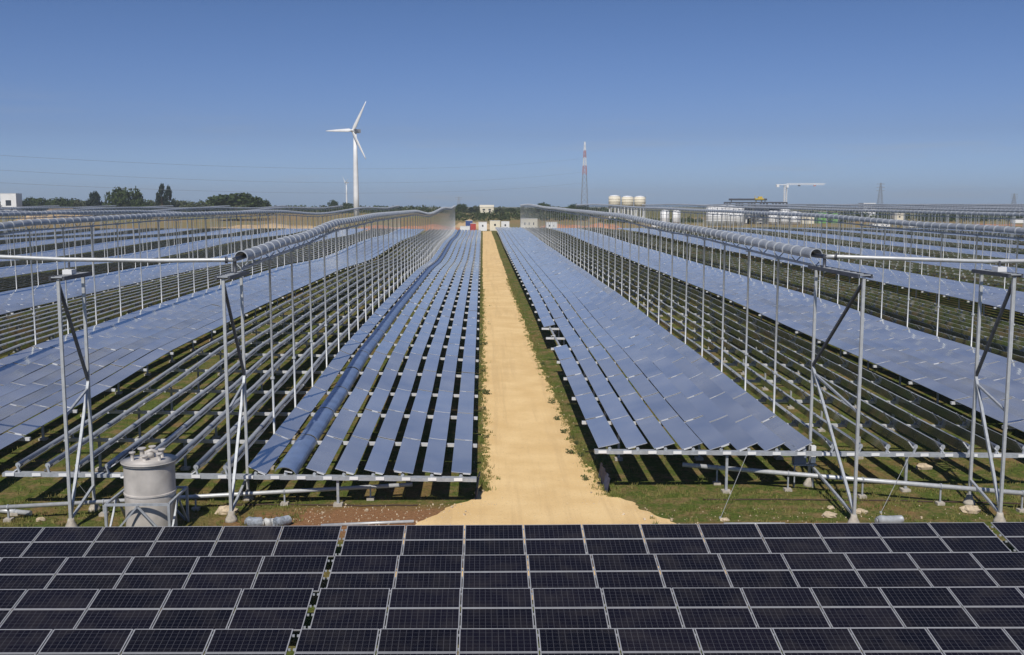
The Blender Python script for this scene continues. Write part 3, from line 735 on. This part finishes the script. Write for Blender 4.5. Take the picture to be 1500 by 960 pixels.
# ---------------------------------------------------------------- far background
HZ = 300.0
def gpos(px, Y):
    p = at_dist(px, HZ, Y); return Vector((p.x, Y, T(p.x, Y)))
def turbine(px, Y, tiptop, hub_py, Lb, lab, spin, yaw):
    p = gpos(px, Y); Hh = at_dist(px, hub_py, Y).z - p.z
    root = thing('wind_turbine', lab, 'wind turbine', p, 'white wind turbines')
    b = MB(); k = Hh/53
    b.lathe([(1.75*k,0),(1.6*k,Hh*.3),(1.35*k,Hh*.65),(1.0*k,Hh-1.2*k)], n=20); b.build('tower', [WHITE], root)
    M = Matrix.Rotation(yaw, 3, 'Z')
    b = MB(); b.box((0, 1.3*k, 0), (2.1*k, 6.0*k, 2.1*k), 0, None); b.box((0, 3.6*k, .2*k), (1.5*k, 1.8*k, 1.5*k), 0, None); b.build('nacelle', [mat('nacelle_grey', (.5,.5,.49), .5)], root, (0,0,Hh), (0,0,yaw))
    hub = MB(); hub.tube([(0,-1.7*k,0),(0,-2.6*k,0),(0,-3.4*k,0),(0,-3.9*k,0)], 1, 14, 0, True, [1.05*k,1.05*k,.8*k,.2*k]); ho = hub.build('hub', [WHITE], root, (0,0,Hh), (0,0,yaw))
    for q in range(3):
        b = MB(); n = 9; secs = []
        for i in range(n+1):
            t = i/n; r = Lb*t + .5*k; c = (1.0 if i == 0 else 2.0*(1-t)**.75+.35)*k; th = (.9 if i == 0 else .42*(1-t)+.07)*k; tw_ = R(18)*(1-t)
            ring = []
            for a in range(8):
                an = 2*math.pi*a/8; x = c*.5*math.cos(an)+c*.12; y = th*.5*math.sin(an)
                ring.append(Vector((x*math.cos(tw_)-y*math.sin(tw_), x*math.sin(tw_)+y*math.cos(tw_), r)))
            secs.append(ring)
        base = 0
        for ring in secs: b.v += [tuple(v) for v in ring]
        for i in range(n):
            for a in range(8):
                u, w = i*8+a, i*8+(a+1) % 8; b.f.append((u, w, w+8, u+8)); b.m.append(0); b.sm.append(True)
        b.f.append(tuple(n*8+a for a in range(8))); b.m.append(0); b.sm.append(False)
        Rm = Matrix.Rotation(yaw, 4, 'Z') @ Matrix.Translation((0,-2.7*k,0)) @ Matrix.Rotation(spin+q*2*math.pi/3, 4, 'Y')
        bo = b.build('blade', [WHITE], ho); Rb = Matrix.Rotation(-yaw, 4, 'Z') @ Rm; bo.location = Rb.translation; bo.rotation_euler = Rb.to_euler()
turbine(522, 600, 155, 192, 18.2, 'tall white wind turbine rising beyond the left mirror fields', R(31), R(-28))
turbine(508, 1500, 262, 268, 15, 'tiny distant white wind turbine just left of the tall one', R(70), R(-65))
RED = mat('red_paint', (.48,.22,.20), .6, 0, .1, .2); PYG = mat('pylon_grey', (.30,.31,.33), .6, .2)
def pylon(px, Y, top_py, w, lab, banded, arms):
    p = gpos(px, Y); H = at_dist(px, top_py, Y).z - p.z; root = thing('lattice_pylon', lab, 'pylon', p, 'lattice pylons on the horizon')
    def wd(z): return w*(1-z/H)**.9*.5 + w*.06
    cuts = [0, .55, .67, .78, .88, 1.0] if banded else [0, 1.0]
    for ci, (a, c) in enumerate(zip(cuts, cuts[1:])):
        b = MB(); z = a*H; steps = max(2, int((c-a)*14)); t = w*(.035 if ci == 0 else .06)
        for s_ in range(steps):
            z0, z1 = H*(a+(c-a)*s_/steps), H*(a+(c-a)*(s_+1)/steps)
            z0, z1 = min(z0, H*.999), min(z1, H*.999); q0, q1 = wd(z0), wd(z1)
            cr = [(-1,-1),(1,-1),(1,1),(-1,1)]
            for i in range(4):
                u, v = cr[i], cr[(i+1) % 4]
                b.bar((u[0]*q0,u[1]*q0,z0), (u[0]*q1,u[1]*q1,z1), t, t, 0)
                b.bar((u[0]*q0,u[1]*q0,z0), (v[0]*q1,v[1]*q1,z1), t*.7, t*.7, 0)
                b.bar((v[0]*q0,v[1]*q0,z0), (u[0]*q1,u[1]*q1,z1), t*.7, t*.7, 0)
                b.bar((u[0]*q1,u[1]*q1,z1), (v[0]*q1,v[1]*q1,z1), t*.7, t*.7, 0)
        m = PYG if ci == 0 else (WHITE if ci % 2 == 0 else RED)
        b.build('lattice_section', [m], root)
    b = MB()
    for z in arms:
        for s_ in (-1, 1):
            b.bar((0,0,H*z), (s_*w*.85,0,H*z+.6), w*.05, w*.05, 0); b.bar((0,0,H*z+w*.25), (s_*w*.85,0,H*z+.6), w*.04, w*.04, 0)
    if arms: b.build('cross_arm', [PYG], root)
pylon(856, 1000, 208, 6.2, 'tall lattice mast with red and white bands at its top', True, [])
pylon(1289, 1700, 268, 8.5, 'distant grey lattice pylon right of the tower crane', False, [.7,.82,.94])
pylon(1485, 1900, 284, 8.5, 'distant grey lattice pylon at the far right edge', False, [.7,.82,.94])
pylon(672, 2100, 289, 8, 'tiny distant lattice pylon near the end of the sandy track', False, [.8,.94])
def cable(a, b_, sagpx, lab, r=.05):
    p, q = at_dist(*a), at_dist(*b_); b = MB(); n = 24; sag = sagpx
    b.tube([p.lerp(q, i/n) - Vector((0,0,sag*4*(i/n)*(1-i/n))) for i in range(n+1)], r, 4, 0)
    tag(b.build('power_line', [PYG]), lab, 'power line', 'power lines crossing the sky at left')
cable((-150, 218, 420), (856, 232, 1000), 9, 'topmost faint power line crossing the sky left of the turbine')
cable((-150, 240, 420), (856, 252, 1000), 9, 'middle faint power line crossing the sky left of the turbine')
cable((-150, 260, 420), (856, 268, 1000), 8, 'lowest faint power line crossing the sky left of the turbine')
# trees
CROWN = mat('foliage', (.060,.085,.024), .85, 0, 0, .35, 0, .2, col2=(.028,.042,.014)); CROWN2 = mat('dark_conifer_foliage', (.022,.034,.020), .85, 0, .3, .5, 0, .2)
OLIVE = mat('olive_foliage', (.085,.098,.05), .85, 0, .3, .3, 0, .2); BARK = mat('bark', (.10,.075,.05), .9)
def crown_mesh(kind, seed, m, N=1600):
    """unit crown: radius 1, height 1, made of small leaf sprays clustered in clumps"""
    g = random.Random(seed); b = MB(); cl = []
    for _ in range(26):
        a = g.random()*6.283
        if kind == 'cone':
            z = g.random()**1.3; r = (1-z)**.9*(.55+.4*g.random()); cl.append((r*math.cos(a), r*math.sin(a), z*.95, .16+.14*(1-z)))
        elif kind == 'umbrella':
            r = g.random()**.5*.85; z = .55+.35*(1-r*r)+g.gauss(0,.05); cl.append((r*math.cos(a), r*math.sin(a), z, .26))
        else:
            th = math.acos(g.uniform(-.6, 1)); r = .45+.35*g.random(); cl.append((r*math.sin(th)*math.cos(a), r*math.sin(th)*math.sin(a), .48+.42*r*math.cos(th), .24+.1*g.random()))
    for _ in range(N):
        x, y, z, r = g.choice(cl); th = g.random()*6.283; ph = math.acos(g.uniform(-1, 1)); q = r*g.random()**.4
        c = Vector((x+q*math.sin(ph)*math.cos(th), y+q*math.sin(ph)*math.sin(th), max(.02, z+q*.75*math.cos(ph)))); s = .035+.045*g.random()
        u = Vector((g.gauss(0,1), g.gauss(0,1), g.gauss(0,1))).normalized(); v = u.cross(Vector((g.gauss(0,1), g.gauss(0,1), g.gauss(0,1)))).normalized()
        b.face([c-u*s, c-v*s*.7, c+u*s, c+v*s*.7])
    return b.mesh('crown', [m])
KIND = {'round': [crown_mesh('round', s, CROWN) for s in (1,2,3)], 'cone': [crown_mesh('cone', s, CROWN2) for s in (4,5)],
        'umbrella': [crown_mesh('umbrella', 6, CROWN, 2200)], 'olive': [crown_mesh('round', s, OLIVE) for s in (7,8)]}
def tree(px, Y, top_py, wpx, kind, lab, grp='trees beyond the fields', v=0, cz=.12):
    p = gpos(px, Y); H = max(2.5, at_dist(px, top_py, Y).z - p.z); w = wpx/1500*Y/2
    root = thing('conifer_tree' if kind == 'cone' else 'tree', lab, 'tree', p, grp)
    b = MB(); tr = max(.12, H*.02)
    b.tube([(0,0,0),(tr*.3,0,H*.3),(0,tr*.4,H*.55),(0,0,H*.8)], tr, 7, 0, True, [tr*1.4,tr,tr*.7,tr*.25])
    for q in range(4):
        a = q*1.57+.4; b.tube([(0,0,H*(.3+.06*q)),(w*.5*math.cos(a),w*.5*math.sin(a),H*(.55+.06*q))], tr*.4, 5, 0, True, [tr*.5,tr*.15])
    b.build('trunk', [BARK], root)
    c = put('crown', KIND[kind][v % len(KIND[kind])], root, (0,0,H*cz), (0,0,px*.7)); c.scale = (w*(1.5 if kind == 'cone' else 1.15), w*(1.5 if kind == 'cone' else 1.15), H*(1-cz)*1.03)
TREES = [
 (182,640,272,48,'round','large round green tree, left of the tall dark conifer'),
 (205,640,290,40,'round','low green tree on the right flank of the large round tree'),
 (237,650,268,20,'cone','tall dark conifer, the taller one of a close pair'),
 (248,660,274,18,'cone','dark conifer, the shorter one of a close pair'),
 (140,660,279,26,'cone','ragged dark tree with pointed tips left of the round tree'),
 (346,620,286,78,'umbrella','broad flat-topped green pine left of the wind turbine'),
 (380,640,291,30,'round','small green tree at the right end of the flat-topped pine'),
 (92,700,288,50,'round','dark rounded tree between the white house and the ragged tree'),
 (50,720,289,50,'round','dark rounded tree just right of the white house'),
 (120,700,291,30,'olive','small olive green tree left of the ragged dark tree'),
 (225,700,293,34,'olive','low olive tree between the round tree and the conifers'),
 (270,680,292,40,'olive','olive green tree just right of the conifer pair'),
 (298,700,296,30,'olive','low olive bush left of the flat-topped pine'),
 (488,900,292,16,'round','small dark tree left of the tiny distant turbine'),
 (508,900,297,24,'round','low dark tree at the foot of the tiny distant turbine'),
 (677,800,298,18,'round','round dark tree left of the pale house near the track end'),
 (697,800,301,16,'olive','small olive tree between dark tree and pale house near the track end'),
 (690,790,304,14,'cone','small pointed conifer beside the pale house'),
 (731,800,304,20,'olive','olive green tree just right of the pale house'),
 (748,800,304,18,'round','dark tree second right of the pale house'),
 (797,700,297,26,'round','dark round tree right of the end of the receiver posts'),
 (818,720,301,24,'olive','olive tree between the dark round tree and the banded mast'),
 (845,720,298,38,'round','broad green tree at the foot of the banded mast'),
 (872,720,303,30,'olive','olive green tree left of the three storage tanks')]
for i, (px, Y, tp, w, kd, lab) in enumerate(TREES): tree(px, Y, tp, w, kd, lab, v=i)
def treeline():
    b = MB(); g = random.Random(21)
    spans = [(-40,400,(720,860),293,7),(400,640,(800,900),301,3),(640,900,(810,900),303,4),(655,860,(600,700),309,6),(880,1240,(560,600),318,6),(1180,1560,(600,700),309,6)]
    for a, c, (y0, y1), tp, amp in spans:
        n = int((c-a)*.55)
        for _ in range(n):
            px = g.uniform(a, c); Y = g.uniform(y0, y1); p = gpos(px, Y); H = max(1.5, at_dist(px, tp+g.uniform(-1, amp), Y).z - p.z); w = H*g.uniform(.5, .9)
            for _ in range(70):
                t = g.random()*6.283; r = w*g.random()**.5; z = H*(1-(r/w)**2*.6)*g.random()**.6
                cc = Vector((p.x+r*math.cos(t), p.y+r*math.sin(t), p.z+z)); s = H*.09*(.5+g.random())
                u = Vector((g.gauss(0,1), g.gauss(0,1), g.gauss(0,1))).normalized(); v = u.cross(Vector((g.gauss(0,1), g.gauss(0,1), g.gauss(0,1)))).normalized()
                b.face([cc-u*s, cc-v*s, cc+u*s, cc+v*s], g.choice((0,0,1)))
    tag(b.build('treeline', [CROWN, OLIVE]), 'low far-off wood along the horizon', 'wood', None, 'stuff')
treeline()
# buildings and containers
GLASS = mat('dark_window', (.03,.035,.045), .2)
def house(px, Y, wpx, top_py, depth, m, lab, cat='house', windows=3, door=True, roof='flat', base_py=None, name='house', group=None):
    p = gpos(px, Y); H = at_dist(px, top_py, Y).z - p.z; w = wpx/1500*Y
    root = thing(name, lab, cat, p, group)
    b = MB(); b.box((0,0,H/2), (w, depth, H), 0); b.build('wall', [m], root)
    b = MB()
    if roof == 'flat': b.box((0,0,H+.1), (w+.3, depth+.3, .22), 0)
    else:
        for s_ in (-1, 1): b.face([(-w/2-.2, s_*(depth/2+.2), H+.003), (w/2+.2, s_*(depth/2+.2), H+.003), (w/2+.2, 0, H+depth*.2), (-w/2-.2, 0, H+depth*.2)][::s_])
        for s_ in (-1, 1): b.face([(s_*w/2, -depth/2, H+.003), (s_*w/2, depth/2, H+.003), (s_*w/2, 0, H+depth*.19)])
    b.build('roof', [m], root)
    for q in range(windows):
        x = (-.5+(q+.5)/windows)*w*.85; b = MB(); b.box((x, -depth/2-.01, H*.58), (w*.35/windows, .06, H*.25), 0); b.build('window', [GLASS], root)
    if door: b = MB(); b.box((w*.2, -depth/2-.012, H*.2), (min(1.2, w*.12), .07, H*.4), 0); b.build('door', [GLASS], root)
house(17, 700, 22, 284, 9, WHITE, 'white flat-roofed house among the trees at the far left', windows=1)
house(713, 790, 20, 303.5, 8, CREAM, 'pale house on the rise above the end of the track', windows=2, roof='gable')
house(232, 760, 10, 303, 6, WHITE, 'tiny white house right of the round tree', windows=1)
def container(px, Y, wpx, hpx_top, m, lab, depth=2.5, windows=2, base=None, grp='site cabins at the end of the track'):
    p = gpos(px, Y); H = max(1.2, at_dist(px, hpx_top, Y).z - p.z); w = wpx/1500*Y; root = thing('site_cabin', lab, 'site cabin', p, grp)
    b = MB(); b.box((0,0,H/2+.1), (w, depth, H), 0)
    for q in range(int(w/.6)): b.box((-w/2+.3+q*.6, -depth/2-.02, H/2+.1), (.1, .03, H*.9), 0)
    b.build('shell', [m], root)
    b = MB(); b.box((0,0,H+.13), (w+.12, depth+.12, .1), 0); b.build('roof', [WHITE], root)
    for q in range(windows):
        x = (-.5+(q+.5)/windows)*w*.8; b = MB(); b.box((x, -depth/2-.05, H*.62), (w*.17/windows, .06, H*.2), 0); b.build('window', [GLASS], root)
BLUEP = mat('blue_paint', (.05,.09,.25), .5, 0, .1, .3); REDP = mat('red_container', (.45,.07,.06), .5, 0, .1, .3); GREENP = mat('green_sheeting', (.16,.36,.10), .6, 0, .2, .4)
container(687, 408, 10, 324, BLUEP, 'small dark blue cabin left of the track end', windows=0)
container(693, 404, 8, 328, REDP, 'small red cabin next to the dark blue one', windows=0)
container(681, 396, 14, 332, WHITE, 'low white cabin in front of the blue cabin', windows=0)
container(707, 402, 12, 326, WHITE, 'white cabin at the very end of the track', windows=1)
container(725, 400, 15, 324, CREAM, 'cream cabin just right of the track end', windows=1)
container(740, 402, 12, 325, WHITE, 'white cabin second right of the track end', windows=1)
container(775, 396, 24, 321, CREAM, 'large cream cabin behind the far posts of the right receiver', windows=3, depth=4)
container(808, 400, 16, 326, WHITE, 'low white cabin right of the large cream cabin', windows=2)
container(960, 470, 10, 326, WHITE, 'small white cabin below the storage tanks', windows=1, grp='site cabins by the plant')
def storage_tank(px, Y, wpx, top, bot, lab, legs=False, grp=None, m=None, dome=True, name='storage_tank'):
    p = gpos(px, Y); zt = at_dist(px, top, Y).z - p.z; zb = max(.05, at_dist(px, bot, Y).z - p.z); r = wpx/1500*Y/2
    root = thing(name, lab, 'storage tank', p, grp)
    b = MB(); b.lathe([(r, zb), (r, zt)], n=28)
    for q in range(1, 4):
        z = zb+(zt-zb)*q/4; b.lathe([(r*1.03, z-.12), (r*1.03, z+.12)], n=28)
    b.build('shell', [m or CREAM], root)
    b = MB(); b.lathe([(r*1.01, zt+.01), (r*.7, zt+r*.15), (r*.2, zt+r*.24)], n=28); b.build('dome', [WHITE], root)
    b = MB()
    for q in range(8):
        a = q*math.pi/4
        if zb > 1: b.bar((r*.85*math.cos(a), r*.85*math.sin(a), 0), (r*.85*math.cos(a), r*.85*math.sin(a), zb), .5, .5, 0)
    if zb > 1: b.build('stand', [WHITE], root)
    b = MB(); b.bar((r*1.06, -.3, 0), (r*1.06, -.3, zt+.5), .25, .6, 0); b.build('ladder', [GALV], root)
g3 = 'three raised cream tanks'
storage_tank(900, 620, 17, 288, 303, 'leftmost of the three raised cream storage tanks', grp=g3)
storage_tank(919, 620, 17, 289, 303, 'middle one of the three raised cream storage tanks', grp=g3)
storage_tank(937, 620, 16, 289, 303, 'rightmost of the three raised cream storage tanks', grp=g3)
g4 = 'white process tanks of the plant'
for px, w, tp, lab in ((1044,18,303,'large white upright tank, leftmost at the process plant'),(1057,17,302,'large white upright tank second from the left at the process plant'),(1071,17,303,'large white upright tank third from the left at the process plant'),(1083,13,305,'narrower white upright tank beside the dark steel plant frame')):
    storage_tank(px, 500, w, tp, 332, lab, grp=g4, m=WHITE)
for px, w, tp, lab in ((1133,14,310,'buff round tank right of the steel plant frame'),(1150,15,308,'white round tank below the tower crane'),(1165,15,311,'white round tank right of the tower crane foot'),(974,12,309,'small white tank below the trio of raised tanks, left one'),(991,11,309,'small white tank below the trio of raised tanks, right one')):
    storage_tank(px, 520, w, tp, 331, lab, grp=g4, m=WHITE)
def plant():
    p = gpos(1110, 540); root = thing('process_plant', 'open dark steel process building under construction with a yellow unit on its roof', 'industrial building', p)
    H = at_dist(1110, 297, 540).z - p.z; w = 90/1500*540; b = MB()
    xs = [-.5, -.3, -.1, .1, .3, .42]
    for x in xs:
        for y in (-6, 0, 6): b.box((x*w, y, H/2), (.8, .8, H), 0)
    for z in (.28, .55, .8, 1.0):
        for y in (-6, 6): b.box((-.04*w, y, H*z), (w*.94, .5, .7), 0)
    b.build('steel_frame', [DARKST], root)
    g = random.Random(4); b = MB()
    for z in (.05, .3, .57):
        for _ in range(12): b.box((g.uniform(-.45,.4)*w, g.uniform(-4,4), H*z+1.3), (g.uniform(1,3), g.uniform(1,3), g.uniform(1.4, 2.5)), g.choice((0,0,1,2)))
    b.build('machinery', [GALV, WHITE, DARKST], root)
    b = MB(); b.box((0,0,H*.84), (w*.9, 11.4, .3), 0); b.build('deck', [GALV], root)
    b = MB(); b.box((-.18*w, -2, H+1.6), (w*.62, .9, 1.0), 0); b.bar((-.45*w,-2,H), (-.45*w,-2,H+1.2), .4, .4, 0); b.bar((.1*w,-2,H), (.1*w,-2,H+1.2), .4, .4, 0); b.build('pipe_rack', [DARKST], root)
    b = MB(); b.box((0,-2,H+1.9), (4.6, 3, .7), 0); b.box((.6,-2,H+2.7), (2.0, 1.6, .9), 0); b.bar((-2.1,-2,H+2.2), (-2.1,-2,H+3.6), .25, .25, 0); b.box((-1.5,-2,H+.8),(.4,.4,1.4),0); b.box((1.5,-2,H+.8),(.4,.4,1.4),0); b.build('roof_unit', [mat('yellow_paint', (.55,.40,.06), .6)], root)
plant()
def crane():
    Y = 640; p = gpos(1150, Y); H = at_dist(1150, 271, Y).z - p.z; root = thing('tower_crane', 'white tower crane with a long jib pointing right above the plant', 'crane', p)
    b = MB(); n = 16; w = .75
    for i in range(n):
        z0, z1 = H*i/n, H*(i+1)/n
        for u, v in (((-1,-1),(1,-1)),((1,-1),(1,1)),((1,1),(-1,1)),((-1,1),(-1,-1))):
            b.bar((u[0]*w,u[1]*w,z0), (u[0]*w,u[1]*w,z1), .26, .26, 0); b.bar((u[0]*w,u[1]*w,z0), (v[0]*w,v[1]*w,z1), .15, .15, 0)
    b.build('mast', [WHITE], root)
    b = MB(); J = 57/1500*Y
    for i in range(16):
        x0, x1 = J*i/16, J*(i+1)/16; xm = (x0+x1)/2
        for y in (-.5, .5): b.bar((x0,y,H), (x1,y,H), .16, .16, 0); b.bar((x0,y,H), (xm,0,H+.9), .13, .13, 0); b.bar((xm,0,H+.9), (x1,y,H), .13, .13, 0)
        b.bar((xm,0,H+.9), (xm+J/16,0,H+.9), .2, .2, 0)
    b.build('jib', [WHITE], root)
    b = MB(); b.box((-3,0,H+.1), (6,1,.4), 0); b.box((-5,0,H-.6), (1.6,1.2,1.6), 0); b.build('counter_jib', [WHITE], root)
    b = MB(); b.box((.8,-.9,H-.9), (1.3,1.3,1.6), 0); b.build('cab', [WHITE], root)
    for q in (.35, .75): b = MB(); b.box((J*q,0,H-.5), (1.3,.9,.7), 0); b.build('trolley', [RED if q > .5 else DARKST], root)
crane()
container(1182, 545, 18, 318, CREAM, 'cream shed right of the white round tanks', 6, 1, grp='sheds by the plant')
container(1203, 560, 13, 311, GREENP, 'green-sheeted shed, left one of two', 7, 0, grp='sheds by the plant')
container(1221, 562, 8, 312, GREENP, 'narrow green-sheeted shed, right one of two', 7, 0, grp='sheds by the plant')
container(1315, 600, 14, 313, CREAM, 'plain grey box building among trees at right', 7, 1, grp='sheds by the plant')
container(1270, 640, 18, 298, WHITE, 'pale distant warehouse left of the grey pylon', 9, 1, grp='sheds by the plant')
container(1494, 560, 22, 321, WHITE, 'white container at the far right edge above red earth', 4, 0, grp='sheds by the plant')
container(1290, 470, 26, 331, WHITE, 'low white cabin row behind the right receiver lines', 4, 3, grp='sheds by the plant')
container(1345, 465, 30, 333, WHITE, 'second low white cabin row behind the right receiver lines', 4, 3, grp='sheds by the plant')
# bare earth banks behind the fields
EARTH = mat('red_earth', (.42,.20,.11), .95, 0, .25, .2, .3); EARTH2 = mat('tan_earth', (.48,.34,.18), .95, 0, .2, .2, .3)
def heap(px, Y, wpx, top, m, lab, dep=9):
    p = gpos(px, Y); H = max(.8, at_dist(px, top, Y).z - p.z); w = wpx/1500*Y/2; b = MB(); nx, ny = 28, 8; g = random.Random(int(px))
    ph = [g.random()*6 for _ in range(3)]
    for j in range(ny+1):
        for i in range(nx+1):
            u, v = i/nx*2-1, j/ny*2-1; e = max(0, 1-u**6)*max(0, 1-v*v)
            z = H*e*(.75+.2*math.sin(u*5+ph[0])+.12*math.sin(u*13+ph[1]))+g.uniform(0,.15)*e
            x = p.x+u*w; y = Y+v*dep; b.v.append((x-p.x, y-Y, T(x, y)+z-.05-p.z))
    for j in range(ny):
        for i in range(nx): a = j*(nx+1)+i; b.f.append((a, a+1, a+nx+2, a+nx+1)); b.m.append(0); b.sm.append(True)
    tag(b.build('earth_bank', [m], None, p), lab, 'earth bank', 'banks of dug earth')
heap(690, 440, 60, 322, EARTH2, 'orange tan earth bank behind the cabins at the track end')
heap(850, 430, 130, 327, EARTH, 'long reddish earth bank right of the far track end')
heap(600, 425, 160, 329, EARTH, 'long reddish brown earth bank left of the far track end')
heap(400, 440, 200, 328, EARTH2, 'long tan earth bank behind the left receiver lines')
heap(1455, 500, 90, 328, EARTH, 'bright red earth bank at the far right')
heap(85, 640, 90, 303, EARTH2, 'pale tan bank below the trees at far left', 20)

# ---------------------------------------------------------------- air
def haze():
    b = MB(); b.box((0, 2300, 39.5), (12000, 5200, 85), 0)
    m = bpy.data.materials.new('air'); m.use_nodes = True; n = m.node_tree.nodes; n.remove(n['Principled BSDF'])
    v = n.new('ShaderNodeVolumePrincipled'); v.inputs['Color'].default_value = (.84,.94,1,1); v.inputs['Density'].default_value = .00017; v.inputs['Anisotropy'].default_value = .1
    m.node_tree.links.new(v.outputs[0], n['Material Output'].inputs['Volume'])
    tag(b.build('haze', [m]), 'thin pale air that softens the far horizon', 'haze', None, 'stuff')
haze()
S.cycles.volume_step_rate = 4; S.cycles.volume_max_steps = 64
